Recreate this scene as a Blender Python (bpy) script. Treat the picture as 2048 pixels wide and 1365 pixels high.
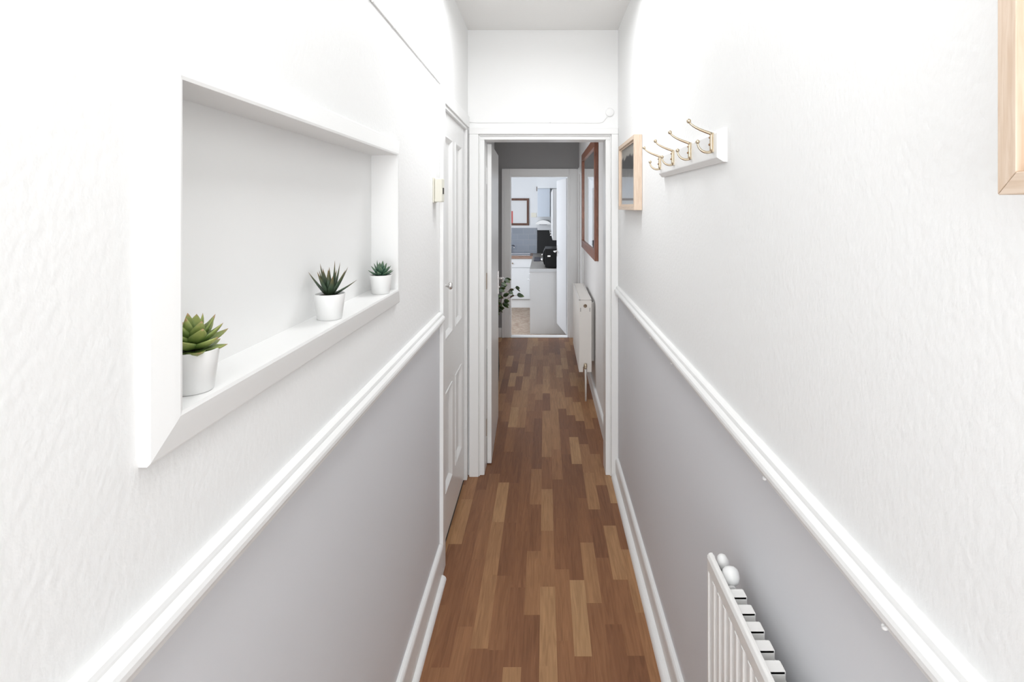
import bpy, bmesh, math, random
from mathutils import Vector, Matrix, Euler
random.seed(7)
PI = math.pi
for o in list(bpy.data.objects): bpy.data.objects.remove(o, do_unlink=True)
SC = bpy.context.scene
COL = SC.collection

# ---------------------------------------------------------------- camera
EYE = 1.60
X2L = -0.62
cd = bpy.data.cameras.new('camera'); cam = bpy.data.objects.new('camera', cd); COL.objects.link(cam)
cam.location = (0, 0, EYE); cam.rotation_euler = (PI/2, 0, 0)
cd.sensor_width = 36; cd.sensor_fit = 'HORIZONTAL'; cd.lens = 1100/2048*36
cd.shift_x = -(1090-1024)/2048; cd.shift_y = -(682.5-414)/2048
cd.clip_start = 0.02; cd.clip_end = 60
SC.camera = cam
# ---------------------------------------------------------------- world, lights, exposure
w = bpy.data.worlds.new('world'); SC.world = w; w.use_nodes = True
w.node_tree.nodes['Background'].inputs[0].default_value = (0.85, 0.92, 1, 1)
w.node_tree.nodes['Background'].inputs[1].default_value = 0.6
SC.view_settings.view_transform = 'Standard'; SC.view_settings.look = 'None'
SC.view_settings.gamma = 1; SC.view_settings.use_curve_mapping = False
SC.view_settings.exposure = 0.45
def area(name, loc, rot, sx, sy, power, col):
    l = bpy.data.lights.new(name, 'AREA'); l.shape = 'RECTANGLE'; l.size = sx; l.size_y = sy
    l.energy = power; l.color = col
    o = bpy.data.objects.new(name, l); COL.objects.link(o); o.location = loc; o.rotation_euler = rot
    return o
# daylight coming in through the glazed front door behind the camera
area('front_door_daylight', (-0.06, -2.90, 1.35), (PI/2, 0, -0.12), 0.66, 2.0, 43, (0.955, 0.98, 1.0))
# unseen ceiling fill lights added to even out the front hall
FILL_LAMPS = (-0.90, 0.50, 2.24)
for ly, pw in zip(FILL_LAMPS, (4.2, 3.6, 6.8)):
    area('hall_fill_light', (-0.01, ly, 2.575), (0, 0, 0), 0.40, 0.40, pw, (0.97, 0.985, 1.0))
# daylight coming in through the kitchen window on the left
area('kitchen_window_daylight', (-2.12, 7.65, 1.35), (0, -PI/2, 0), 1.2, 1.5, 40, (0.92, 0.95, 1.0))

# fill light added to brighten the rear hall, set in an added side window
area('rear_hall_fill', (X2L-0.03, 4.75, 1.50), (0, -PI/2, 0), 0.90, 0.60, 5.5, (0.95, 0.97, 1.0))

# ---------------------------------------------------------------- materials
def mat(name, col, rough=0.5, metal=0.0, spec=0.5, bump=None, coat=0.0):
    m = bpy.data.materials.new(name); m.use_nodes = True
    b = m.node_tree.nodes['Principled BSDF']
    b.inputs['Base Color'].default_value = (*col, 1); b.inputs['Roughness'].default_value = rough
    b.inputs['Metallic'].default_value = metal; b.inputs['Specular IOR Level'].default_value = spec
    b.inputs['Coat Weight'].default_value = coat
    if bump:
        add_bump(m, *bump)
    return m
def N(m, t): return m.node_tree.nodes.new(t)
def L(m, a, b): m.node_tree.links.new(a, b)
def bsdf(m): return m.node_tree.nodes['Principled BSDF']
def add_bump(m, scale, strength, dist=0.002, detail=3, squash=(1,1,1)):
    g = N(m, 'ShaderNodeNewGeometry'); mp = N(m, 'ShaderNodeMapping'); mp.inputs['Scale'].default_value = squash
    n = N(m, 'ShaderNodeTexNoise'); n.inputs['Scale'].default_value = scale; n.inputs['Detail'].default_value = detail
    L(m, g.outputs['Position'], mp.inputs['Vector']); L(m, mp.outputs[0], n.inputs['Vector'])
    bp = N(m, 'ShaderNodeBump'); bp.inputs['Strength'].default_value = strength; bp.inputs['Distance'].default_value = dist
    L(m, n.outputs['Fac'], bp.inputs['Height']); L(m, bp.outputs[0], bsdf(m).inputs['Normal'])
    return n
def math_(m, op, a=None, b=None):
    n = N(m, 'ShaderNodeMath'); n.operation = op
    for i, v in enumerate((a, b)):
        if v is None: continue
        if isinstance(v, (int, float)): n.inputs[i].default_value = v
        else: L(m, v, n.inputs[i])
    return n.outputs[0]
def ramp(m, fac, stops, interp='LINEAR'):
    r = N(m, 'ShaderNodeValToRGB'); r.color_ramp.interpolation = interp
    e = r.color_ramp.elements
    e.remove(e[1]); e[0].position = stops[0][0]; e[0].color = (*stops[0][1], 1)
    for p, c in stops[1:]:
        k = e.new(p); k.color = (*c, 1)
    L(m, fac, r.inputs[0]); return r.outputs[0]
def pos_xyz(m):
    g = N(m, 'ShaderNodeNewGeometry'); s = N(m, 'ShaderNodeSeparateXYZ'); L(m, g.outputs['Position'], s.inputs[0])
    return g, s.outputs

WHITE = (0.925, 0.925, 0.918)
def two_tone():
    m = mat('wallpaper_white_over_grey', WHITE, 0.6)
    g, s = pos_xyz(m)
    f = math_(m, 'GREATER_THAN', s[2], 1.10)
    mx = N(m, 'ShaderNodeMix'); mx.data_type = 'RGBA'
    mx.inputs['A'].default_value = (0.755, 0.76, 0.785, 1); mx.inputs['B'].default_value = (*WHITE, 1)
    L(m, f, mx.inputs['Factor']); L(m, mx.outputs['Result'], bsdf(m).inputs['Base Color'])
    # woodchip relief above the rail, smooth below
    n = N(m, 'ShaderNodeTexNoise'); n.inputs['Scale'].default_value = 95; n.inputs['Detail'].default_value = 3
    mp = N(m, 'ShaderNodeMapping'); mp.inputs['Scale'].default_value = (1, 1, 0.75); L(m, g.outputs['Position'], mp.inputs[0])
    L(m, mp.outputs[0], n.inputs['Vector'])
    v = N(m, 'ShaderNodeTexVoronoi'); v.inputs['Scale'].default_value = 120; L(m, mp.outputs[0], v.inputs['Vector'])
    h = math_(m, 'ADD', n.outputs['Fac'], math_(m, 'MULTIPLY', v.outputs['Distance'], -0.35))
    h = math_(m, 'MULTIPLY', h, math_(m, 'ADD', math_(m, 'MULTIPLY', f, 0.85), 0.15))
    bp = N(m, 'ShaderNodeBump'); bp.inputs['Strength'].default_value = 0.38; bp.inputs['Distance'].default_value = 0.0020
    L(m, h, bp.inputs['Height']); L(m, bp.outputs[0], bsdf(m).inputs['Normal'])
    return m
M = {}
M['wall'] = two_tone()
M['plain'] = mat('smooth_white_paint', WHITE, 0.6, bump=(30, 0.05))
M['ceil'] = mat('ceiling_paint', (0.94, 0.935, 0.92), 0.8, bump=(14, 0.15, 0.004))
M['gloss'] = mat('white_gloss_paint', (0.90, 0.90, 0.892), 0.28, bump=(40, 0.04))
M['satin'] = mat('white_satin_paint', (0.91, 0.91, 0.902), 0.42, bump=(25, 0.05))
M['hall2'] = mat('pale_grey_wall_paint', (0.90, 0.89, 0.88), 0.6, bump=(40, 0.1))
M['darkgrey'] = mat('dark_grey_wall_paint', (0.35, 0.345, 0.345), 0.7, bump=(40, 0.1))
M['kwall'] = mat('kitchen_white_paint', (0.80, 0.82, 0.84), 0.6, bump=(30, 0.05))
M['rad'] = mat('radiator_white_enamel', (0.86, 0.85, 0.83), 0.3, bump=(10, 0.02))
M['rad2'] = mat('radiator_cream_enamel', (0.90, 0.87, 0.83), 0.35, bump=(10, 0.02))
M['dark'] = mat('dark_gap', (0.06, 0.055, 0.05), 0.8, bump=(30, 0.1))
M['brass'] = mat('pale_brass', (0.60, 0.51, 0.38), 0.28, 1.0, bump=(30, 0.03))
M['screw'] = mat('old_brass_screw', (0.28, 0.17, 0.09), 0.4, 0.8, bump=(60, 0.1))
M['chrome'] = mat('brushed_chrome', (0.80, 0.79, 0.78), 0.32, 1.0, bump=(80, 0.03))
M['steel'] = mat('stainless_steel', (0.7, 0.7, 0.72), 0.3, 1.0, bump=(80, 0.05))
M['rust'] = mat('worn_brass_hinge', (0.33, 0.25, 0.18), 0.5, 0.5, bump=(90, 0.2))
M['cream'] = mat('cream_plastic', (0.82, 0.80, 0.70), 0.4, bump=(20, 0.02))
M['pot'] = mat('white_plastic_pot', (0.87, 0.87, 0.86), 0.38, bump=(30, 0.02))
M['soil'] = mat('dark_soil', (0.035, 0.022, 0.015), 0.95, bump=(300, 0.9, 0.003))
M['black'] = mat('black_plastic', (0.010, 0.010, 0.011), 0.5, spec=0.25, bump=(50, 0.03))
M['blackglass'] = mat('black_splashback', (0.008, 0.008, 0.009), 0.6, bump=(5, 0.01))
M['mirror'] = mat('mirror_silver', (0.85, 0.87, 0.87), 0.03, 1.0, bump=(3, 0.002))
M['cabinet'] = mat('white_cabinet_laminate', (0.72, 0.735, 0.745), 0.35, bump=(15, 0.02))
M['panelgrey'] = mat('pale_grey_laminate', (0.82, 0.825, 0.82), 0.4, bump=(15, 0.02))
M['kdoor'] = mat('kitchen_door_paint', (0.62, 0.63, 0.645), 0.4, bump=(25, 0.04))
M['bluish'] = mat('pale_blue_laminate', (0.60, 0.66, 0.74), 0.4, bump=(15, 0.02))
M['red'] = mat('red_print', (0.55, 0.08, 0.07), 0.5, bump=(30, 0.02))
M['darkplastic'] = mat('dark_bluegrey_plastic', (0.05, 0.05, 0.07), 0.4, bump=(30, 0.02))
M['vase'] = mat('dark_glazed_vase', (0.05, 0.05, 0.055), 0.3, bump=(20, 0.03))
def glass():
    m = bpy.data.materials.new('picture_glass'); m.use_nodes = True
    nt = m.node_tree; nt.nodes.clear(); o = nt.nodes.new('ShaderNodeOutputMaterial')
    t = nt.nodes.new('ShaderNodeBsdfTransparent'); gl = nt.nodes.new('ShaderNodeBsdfGlossy'); gl.inputs['Roughness'].default_value = 0.03
    fr = nt.nodes.new('ShaderNodeFresnel'); fr.inputs[0].default_value = 1.6
    mx = nt.nodes.new('ShaderNodeMixShader')
    ge = nt.nodes.new('ShaderNodeNewGeometry'); iv = nt.nodes.new('ShaderNodeMath'); iv.operation = 'SUBTRACT'; iv.inputs[0].default_value = 1
    mu = nt.nodes.new('ShaderNodeMath'); mu.operation = 'MULTIPLY'     # only the outer face reflects
    nt.links.new(ge.outputs['Backfacing'], iv.inputs[1]); nt.links.new(iv.outputs[0], mu.inputs[0]); nt.links.new(fr.outputs[0], mu.inputs[1])
    nt.links.new(mu.outputs[0], mx.inputs[0]); nt.links.new(t.outputs[0], mx.inputs[1]); nt.links.new(gl.outputs[0], mx.inputs[2])
    nt.links.new(mx.outputs[0], o.inputs[0]); return m
M['glass'] = glass()
def wood(name, c1, c2, scale=(1, 1, 1), rough=0.45, coord='Object'):
    m = mat(name, c1, rough)
    tc = N(m, 'ShaderNodeTexCoord'); mp = N(m, 'ShaderNodeMapping'); mp.inputs['Scale'].default_value = scale
    L(m, tc.outputs[coord], mp.inputs[0])
    n = N(m, 'ShaderNodeTexNoise'); n.inputs['Scale'].default_value = 6; n.inputs['Detail'].default_value = 6
    n.inputs['Distortion'].default_value = 0.8
    L(m, mp.outputs[0], n.inputs['Vector'])
    L(m, ramp(m, n.outputs['Fac'], [(0.35, c1), (0.65, c2)]), bsdf(m).inputs['Base Color'])
    return m
M['oakv'] = wood('pale_oak_upright', (0.66, 0.50, 0.37), (0.76, 0.62, 0.50), (40, 40, 2.5))
M['oakh'] = wood('pale_oak_level', (0.66, 0.50, 0.37), (0.76, 0.62, 0.50), (40, 2.5, 40))
M['redwood'] = wood('red_brown_wood', (0.19, 0.062, 0.030), (0.30, 0.105, 0.052), (12, 12, 2), 0.35)
M['walnut'] = wood('dark_brown_wood', (0.085, 0.035, 0.02), (0.14, 0.06, 0.035), (8, 8, 2), 0.4)
M['woodtop'] = wood('brown_wood_worktop', (0.24, 0.15, 0.11), (0.34, 0.22, 0.17), (2, 14, 14), 0.4)
M['stone'] = wood('grey_brown_worktop', (0.25, 0.235, 0.215), (0.33, 0.31, 0.29), (9, 9, 9), 0.4)
M['kfloor'] = wood('kitchen_floor_boards', (0.30, 0.21, 0.15), (0.42, 0.34, 0.27), (3, 1.5, 3), 0.5)
def strip_floor():
    m = mat('three_strip_laminate', (0.3, 0.15, 0.08), 0.46, spec=0.38)
    g, s = pos_xyz(m)
    col = math_(m, 'FLOOR', math_(m, 'DIVIDE', math_(m, 'ADD', s[0], 3.02), 0.0625))
    wn = N(m, 'ShaderNodeTexWhiteNoise'); wn.noise_dimensions = '1D'; L(m, col, wn.inputs['W'])
    y = math_(m, 'DIVIDE', math_(m, 'ADD', s[1], math_(m, 'MULTIPLY', wn.outputs['Value'], 3.0)), 0.40)
    row = math_(m, 'FLOOR', y)
    cv = N(m, 'ShaderNodeCombineXYZ'); L(m, col, cv.inputs[0]); L(m, math_(m, 'ADD', row, 41.3), cv.inputs[1])
    w2 = N(m, 'ShaderNodeTexWhiteNoise'); w2.noise_dimensions = '2D'; L(m, cv.outputs[0], w2.inputs['Vector'])
    base = ramp(m, w2.outputs['Value'], [(0.0, (0.215, 0.092, 0.042)), (0.28, (0.275, 0.122, 0.055)),
        (0.52, (0.335, 0.160, 0.073)), (0.74, (0.405, 0.218, 0.102)), (1.0, (0.480, 0.282, 0.138))])
    # grain, stretched along the boards, shifted from strip to strip
    mp = N(m, 'ShaderNodeMapping'); mp.inputs['Scale'].default_value = (75, 4.5, 1)
    L(m, g.outputs['Position'], mp.inputs[0])
    va = N(m, 'ShaderNodeVectorMath'); va.operation = 'ADD'; L(m, mp.outputs[0], va.inputs[0])
    c3 = N(m, 'ShaderNodeCombineXYZ'); L(m, math_(m, 'MULTIPLY', w2.outputs['Value'], 90), c3.inputs[2]); L(m, c3.outputs[0], va.inputs[1])
    n = N(m, 'ShaderNodeTexNoise'); n.inputs['Scale'].default_value = 1; n.inputs['Detail'].default_value = 5
    n.inputs['Distortion'].default_value = 1.2; L(m, va.outputs[0], n.inputs['Vector'])
    gr = ramp(m, n.outputs['Fac'], [(0.25, (0.74, 0.70, 0.66)), (0.75, (1.15, 1.15, 1.15))])
    mx = N(m, 'ShaderNodeMix'); mx.data_type = 'RGBA'; mx.blend_type = 'MULTIPLY'; mx.inputs['Factor'].default_value = 1
    L(m, base, mx.inputs['A']); L(m, gr, mx.inputs['B'])
    L(m, mx.outputs['Result'], bsdf(m).inputs['Base Color'])
    return m
M['floor'] = strip_floor()
def tiles():
    m = mat('blue_grey_tiles', (0.3, 0.34, 0.4), 0.25)
    g, s = pos_xyz(m); cv = N(m, 'ShaderNodeCombineXYZ'); L(m, s[0], cv.inputs[0]); L(m, s[2], cv.inputs[1])
    b = N(m, 'ShaderNodeTexBrick'); b.inputs['Scale'].default_value = 1
    b.inputs['Color1'].default_value = (0.235, 0.265, 0.31, 1); b.inputs['Color2'].default_value = (0.265, 0.295, 0.345, 1)
    b.inputs['Mortar'].default_value = (0.31, 0.33, 0.375, 1); b.inputs['Mortar Size'].default_value = 0.003
    b.inputs['Brick Width'].default_value = 0.20; b.inputs['Row Height'].default_value = 0.10
    L(m, cv.outputs[0], b.inputs['Vector']); L(m, b.outputs['Color'], bsdf(m).inputs['Base Color']); return m
M['tiles'] = tiles()
def leafmat(name, stops, rough=0.45):
    m = mat(name, stops[0][1], rough)
    a = N(m, 'ShaderNodeAttribute'); a.attribute_name = 'along'
    n = N(m, 'ShaderNodeTexNoise'); n.inputs['Scale'].default_value = 160
    tc = N(m, 'ShaderNodeTexCoord'); L(m, tc.outputs['Object'], n.inputs['Vector'])
    f = math_(m, 'ADD', a.outputs['Fac'], math_(m, 'MULTIPLY', math_(m, 'SUBTRACT', n.outputs['Fac'], 0.5), 0.35))
    L(m, ramp(m, f, stops), bsdf(m).inputs['Base Color'])
    return m
M['leaf_lime'] = leafmat('lime_succulent_leaf', [(0.0, (0.06, 0.10, 0.025)), (0.4, (0.15, 0.23, 0.055)), (0.85, (0.33, 0.38, 0.11)), (1.0, (0.46, 0.25, 0.14))])
M['leaf_aloe'] = leafmat('dark_aloe_leaf', [(0.0, (0.014, 0.022, 0.010)), (0.5, (0.040, 0.072, 0.038)), (0.8, (0.10, 0.095, 0.04)), (1.0, (0.30, 0.17, 0.07))])
M['leaf_teal'] = leafmat('teal_succulent_leaf', [(0.0, (0.02, 0.045, 0.025)), (0.5, (0.065, 0.145, 0.092)), (1.0, (0.15, 0.22, 0.13))])
M['leaf_dark'] = leafmat('dark_green_leaf', [(0.0, (0.01, 0.02, 0.006)), (0.7, (0.03, 0.06, 0.015)), (1.0, (0.12, 0.17, 0.03))])
M['stem'] = mat('red_brown_stem', (0.16, 0.06, 0.04), 0.6, bump=(60, 0.2))

# ---------------------------------------------------------------- mesh helpers
def box(bm, x0, x1, y0, y1, z0, z1, mi=0, R=None):
    vs = [Vector((x, y, z)) for x in (x0, x1) for y in (y0, y1) for z in (z0, z1)]
    if R is not None: vs = [R @ v for v in vs]
    v = [bm.verts.new(p) for p in vs]
    for q in ((0,1,3,2), (4,6,7,5), (0,4,5,1), (2,3,7,6), (0,2,6,4), (1,5,7,3)):
        f = bm.faces.new([v[i] for i in q]); f.material_index = mi
def prism(bm, prof, axis, a, b, smooth=False, mi=0):
    """closed profile (list of 2-tuples in the two other axes, in x,y,z order) swept along an axis"""
    def P(p, t):
        return {'x': (t, p[0], p[1]), 'y': (p[0], t, p[1]), 'z': (p[0], p[1], t)}[axis]
    A = [bm.verts.new(P(p, a)) for p in prof]; B = [bm.verts.new(P(p, b)) for p in prof]
    n = len(prof)
    for i in range(n):
        f = bm.faces.new((A[i], A[(i+1) % n], B[(i+1) % n], B[i])); f.material_index = mi; f.smooth = smooth
    bm.faces.new(A); bm.faces.new(list(reversed(B)))
def lathe(bm, prof, n=40, centre=(0,0,0), axis=(0,0,1), mi=0, smooth=True):
    q = Vector((0,0,1)).rotation_difference(Vector(axis)); c = Vector(centre)
    rings = []
    for r, z in prof:
        if r < 1e-6: rings.append([bm.verts.new(c + q @ Vector((0,0,z)))])
        else: rings.append([bm.verts.new(c + q @ Vector((r*math.cos(2*PI*k/n), r*math.sin(2*PI*k/n), z))) for k in range(n)])
    for A, B in zip(rings, rings[1:]):
        for k in range(n):
            if len(A) == 1 and len(B) == 1: continue
            if len(A) == 1: f = bm.faces.new((A[0], B[k], B[(k+1) % n]))
            elif len(B) == 1: f = bm.faces.new((A[k], A[(k+1) % n], B[0]))
            else: f = bm.faces.new((A[k], A[(k+1) % n], B[(k+1) % n], B[k]))
            f.material_index = mi; f.smooth = smooth
def tube(bm, pts, rads, n=10, mi=0):
    pts = [Vector(p) for p in pts]
    if not isinstance(rads, (list, tuple)): rads = [rads]*len(pts)
    rings = []; up = None
    for i, p in enumerate(pts):
        d = (pts[min(i+1, len(pts)-1)] - pts[max(i-1, 0)]).normalized()
        if up is None: up = d.orthogonal().normalized()
        up = (up - d*up.dot(d)).normalized(); s = d.cross(up)
        rings.append([bm.verts.new(p + (up*math.cos(2*PI*k/n) + s*math.sin(2*PI*k/n))*rads[i]) for k in range(n)])
    for A, B in zip(rings, rings[1:]):
        for k in range(n):
            f = bm.faces.new((A[k], A[(k+1) % n], B[(k+1) % n], B[k])); f.smooth = True; f.material_index = mi
    bm.faces.new(list(reversed(rings[0]))); bm.faces.new(rings[-1])
def bez(a, b, c, d, n=10):
    a, b, c, d = map(Vector, (a, b, c, d))
    return [a*(1-t)**3 + b*3*t*(1-t)**2 + c*3*t*t*(1-t) + d*t**3 for t in [i/n for i in range(n+1)]]
def ball(bm, c, r, n=16, sc=(1,1,1)):
    mt = Matrix.Translation(c) @ Matrix.Diagonal((*sc, 1))
    ret = bmesh.ops.create_uvsphere(bm, u_segments=n, v_segments=n//2, radius=r, matrix=mt)
    for v in ret['verts']:
        for f in v.link_faces: f.smooth = True
def obj(name, bm, mats, parent=None, bevel=0, loc=None):
    bmesh.ops.recalc_face_normals(bm, faces=bm.faces)
    me = bpy.data.meshes.new(name); bm.to_mesh(me); bm.free()
    for m_ in (mats if isinstance(mats, (list, tuple)) else [mats]): me.materials.append(M[m_])
    o = bpy.data.objects.new(name, me); COL.objects.link(o)
    if parent is not None: o.parent = parent
    if loc: o.location = loc
    if bevel:
        b = o.modifiers.new('bevel', 'BEVEL'); b.width = bevel; b.segments = 2; b.limit_method = 'ANGLE'; b.angle_limit = 0.6
        b.harden_normals = False
    return o
def bx(name, dims, mats, parent=None, bevel=0, R=None):
    bm = bmesh.new(); box(bm, *dims, R=R); return obj(name, bm, mats, parent, bevel)
def recentre(o, p):
    """move the origin of a mesh object to p, mesh stays where it is"""
    p = Vector(p); o.data.transform(Matrix.Translation(-p)); o.location = Vector(o.location) + p
def struct(o): o['kind'] = 'structure'; return o
def thing(name, label, cat, loc=(0,0,0), group=None, rz=0):
    o = bpy.data.objects.new(name, None); COL.objects.link(o); o.location = loc; o.rotation_euler = (0, 0, rz)
    o.empty_display_size = 0.1
    o['label'] = label; o['category'] = cat
    if group: o['group'] = group
    return o
def tag(o, label, cat, group=None):
    o['label'] = label; o['category'] = cat
    if group: o['group'] = group
    return o
def sempty(name, loc=(0,0,0)):
    o = bpy.data.objects.new(name, None); COL.objects.link(o); o.location = loc; o.empty_display_size = 0.1
    o['kind'] = 'structure'; return o

# ---------------------------------------------------------------- dimensions
XL, XR = -0.460, 0.435            # front hall walls
Y0, YE = -3.00, 3.28              # front hall ends
CZ = 2.655                        # ceiling
E2a, E2b = 3.41, 6.74             # rear hall
X2L, X2R = -0.62, 0.417
KY0, KY1, KF = 6.84, 10.10, -0.15 # kitchen, floor one step down
KXL, KXR = -2.25, 0.41
# niche in the left wall
NY0, NY1, NZ0, NZ1, NXB = 0.669, 1.652, 1.352, 1.755, -0.522
DY0, DY1, DZ = 2.44, 3.225, 2.062   # opening for the panelled door

# ---------------------------------------------------------------- room shell
bm = bmesh.new()
T = -0.66
q = 0.010   # room for the lining boards of the recess
box(bm, T, XL, Y0, NY0-q, 0, CZ); box(bm, T, XL, NY1+q, DY0, 0, CZ)
box(bm, T, XL, NY0-q, NY1+q, 0, NZ0-q); box(bm, T, XL, NY0-q, NY1+q, NZ1+q, CZ)
box(bm, T, NXB, NY0-q, NY1+q, NZ0-q, NZ1+q, mi=1)
box(bm, T, XL, DY0, DY1, DZ, CZ); box(bm, T, XL, DY1, YE, 0, CZ)
struct(obj('wall_left', bm, ['wall', 'plain']))
struct(bx('wall_right', (XR, XR+0.12, Y0, YE, 0, CZ), 'wall'))
bm = bmesh.new()   # end wall with doorway
box(bm, -0.66, -0.393, YE, E2a, 0, CZ); box(bm, 0.393, XR+0.12, YE, E2a, 0, CZ); box(bm, -0.393, 0.393, YE, E2a, 2.032, CZ)
struct(obj('wall_end', bm, 'plain'))
bm = bmesh.new()   # wall behind the camera, around the glazed front door
box(bm, T, -0.41, Y0-0.12, Y0, 0, CZ); box(bm, 0.41, XR+0.12, Y0-0.12, Y0, 0, CZ); box(bm, -0.41, 0.41, Y0-0.12, Y0, 2.46, CZ)
struct(obj('wall_front', bm, 'wall'))
bm = bmesh.new(); box(bm, T, XR+0.12, Y0-0.12, E2a, CZ, CZ+0.1)
struct(obj('ceiling', bm, 'ceil'))
bm = bmesh.new(); box(bm, -0.74, XR+0.12, Y0-0.12, KY0-0.02, -0.10, 0)
struct(obj('floor', bm, 'floor'))
# rear hall
bm = bmesh.new()
DRY0, DRY1 = 5.98, 6.68
box(bm, X2R, X2R+0.12, E2a, DRY0, 0, 2.6); box(bm, X2R, X2R+0.12, DRY1, E2b, 0, 2.6); box(bm, X2R, X2R+0.12, DRY0, DRY1, 2.0, 2.6)
struct(obj('wall_rear_hall_right', bm, 'hall2'))
bm = bmesh.new()
box(bm, X2L-0.12, -0.447, E2b, KY0, KF-0.02, 2.6); box(bm, 0.306, X2R+0.12, E2b, KY0, KF-0.02, 2.6); box(bm, -0.447, 0.306, E2b, KY0, 1.998, 2.6)
struct(obj('wall_rear_hall_end', bm, 'darkgrey'))
struct(bx('ceiling_rear_hall', (X2L-0.12, X2R+0.12, E2a, KY0, 2.6, 2.7), 'hall2'))
# kitchen
struct(bx('floor_kitchen', (KXL-0.1, KXR+0.12, KY0-0.02, KY1+0.1, KF-0.1, KF), 'kfloor'))
struct(bx('ceiling_kitchen', (KXL-0.1, KXR+0.12, KY0, KY1+0.1, 2.42, 2.52), 'kwall'))
struct(bx('wall_kitchen_right', (KXR, KXR+0.12, KY0, KY1+0.1, KF, 2.42), 'kwall'))
struct(bx('wall_kitchen_back', (KXL-0.1, KXR, KY1, KY1+0.1, KF, 2.42), 'kwall'))
struct(bx('wall_kitchen_front', (KXL-0.1, X2L-0.12, E2b, KY0, KF, 2.52), 'kwall'))
def side_window(name, wall, x, y0, y1, z0, z1, wy0, wy1, wz0, wz1, m, th):
    bm = bmesh.new()
    box(bm, x-th, x, wy0, y0, wz0, wz1); box(bm, x-th, x, y1, wy1, wz0, wz1)
    box(bm, x-th, x, y0, y1, wz0, z0); box(bm, x-th, x, y0, y1, z1, wz1)
    struct(obj(wall, bm, m))
    wn = sempty(name, (x, (y0+y1)/2, z0)); h = (y1-y0)/2; H = z1-z0
    bm = bmesh.new()
    for a in ((-h, -h+0.05, 0, H), (h-0.05, h, 0, H), (-h+0.05, h-0.05, 0, 0.05), (-h+0.05, h-0.05, H-0.05, H), (-0.025, 0.025, 0.05, H-0.05)):
        box(bm, -0.09, -0.045, a[0], a[1], a[2], a[3])
    obj('window_frame', bm, 'gloss', wn)
    bm = bmesh.new(); box(bm, -0.070, -0.064, -h+0.04, h-0.04, 0.04, H-0.04); obj('pane', bm, 'glass', wn)
side_window('window_1', 'wall_kitchen_left', KXL, 6.90, 8.40, 0.70, 2.00, KY0, KY1+0.1, KF, 2.42, 'kwall', 0.1)
side_window('added_window', 'wall_rear_hall_left', X2L, 4.42, 5.08, 1.00, 2.00, E2a, E2b, 0, 2.6, 'hall2', 0.12)  # unseen window added to hold the rear hall fill light
struct(bx('trim_kitchen_bulkhead', (-0.135, KXR, 9.72, KY1, 1.93, 2.42), 'kwall'))

# ---------------------------------------------------------------- trims of the front hall
def rail_profile(x, sx, z0, z1):
    """dado rail section in (x,z); x is the wall face, sx the side the hall lies on"""
    h = z1 - z0
    pts = [(0, 0), (0.010, 0), (0.011, 0.10), (0.013, 0.16), (0.017, 0.22), (0.024, 0.34), (0.0265, 0.44), (0.0265, 0.56),
           (0.0245, 0.66), (0.0195, 0.74), (0.0165, 0.78), (0.016, 0.84), (0.0145, 0.93), (0.010, 0.985), (0.006, 1), (0, 1)]
    return [(x + sx*a, z0 + b*h) for a, b in pts]
bm = bmesh.new(); prism(bm, rail_profile(XL, 1, 1.083, 1.142), 'y', Y0, 2.39); struct(obj('trim_dado_rail_left', bm, 'satin'))
bm = bmesh.new(); prism(bm, rail_profile(XR, -1, 1.075, 1.132), 'y', Y0, YE); struct(obj('trim_dado_rail_right', bm, 'satin'))
def skirt(name, x, sx, y0, y1, h, bead, m='satin', ybead=None):
    bm = bmesh.new()
    prism(bm, [(x, 0), (x+sx*0.018, 0), (x+sx*0.018, h-0.014), (x+sx*0.016, h-0.007), (x+sx*0.011, h-0.001), (x+sx*0.006, h), (x, h)], 'y', y0, y1)
    o = struct(obj(name, bm, m))
    if bead:
        bm = bmesh.new(); xx = x+sx*0.018
        prism(bm, [(xx, 0)] + [(xx+sx*bead*math.cos(t*PI/12), bead*math.sin(t*PI/12)) for t in range(7)], 'y', y0, ybead or y1-0.002, smooth=False)
        obj('floor_bead', bm, m, o)
    return o
skirt('baseboard_left', XL, 1, Y0, 2.392, 0.132, 0.019, ybead=2.36)
skirt('baseboard_right', XR, -1, Y0, YE-0.03, 0.112, 0.026)
skirt('baseboard_rear_hall_right', X2R, -1, E2a, 5.90, 0.11, 0.0)
skirt('baseboard_rear_hall_left', X2L, 1, E2a, E2b, 0.11, 0.0)
struct(bx('baseboard_rear_hall_end', (X2L+0.018, -0.53, E2b-0.018, E2b, 0, 0.12), 'satin', bevel=0.004))

# niche trim: mitred, thin at its outer edge and proud at its inner edge
nt = sempty('trim_niche', (XL, NY0, NZ0))
def mitred(bm, y0, y1, z0, z1, wd, x_base, x_out, x_in, lip=0.006):
    # rings from outer edge to inner edge
    def ring(off, x): return [bm.verts.new(p) for p in ((x, y0-off, z0-off), (x, y1+off, z0-off), (x, y1+off, z1+off), (x, y0-off, z1+off))]
    rings = [ring(wd, x_base), ring(wd, x_out), ring(wd-0.003, x_out+0.002), ring(wd*0.28, x_in-0.0015), ring(wd*0.10, x_in), ring(0, x_in-0.001)]
    for A, B in zip(rings, rings[1:]):
        for k in range(4): bm.faces.new((A[k], A[(k+1) % 4], B[(k+1) % 4], B[k]))
bm = bmesh.new(); mitred(bm, 0, NY1-NY0, 0, NZ1-NZ0, 0.047, 0.0, 0.010, 0.020); obj('niche_moulding', bm, 'satin', nt)
bm = bmesh.new()   # lining boards of the recess
box(bm, NXB-XL, 0.0188, 0, NY1-NY0, -0.010, 0.0); box(bm, NXB-XL, 0.0188, 0, NY1-NY0, NZ1-NZ0, NZ1-NZ0+0.01)
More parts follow.
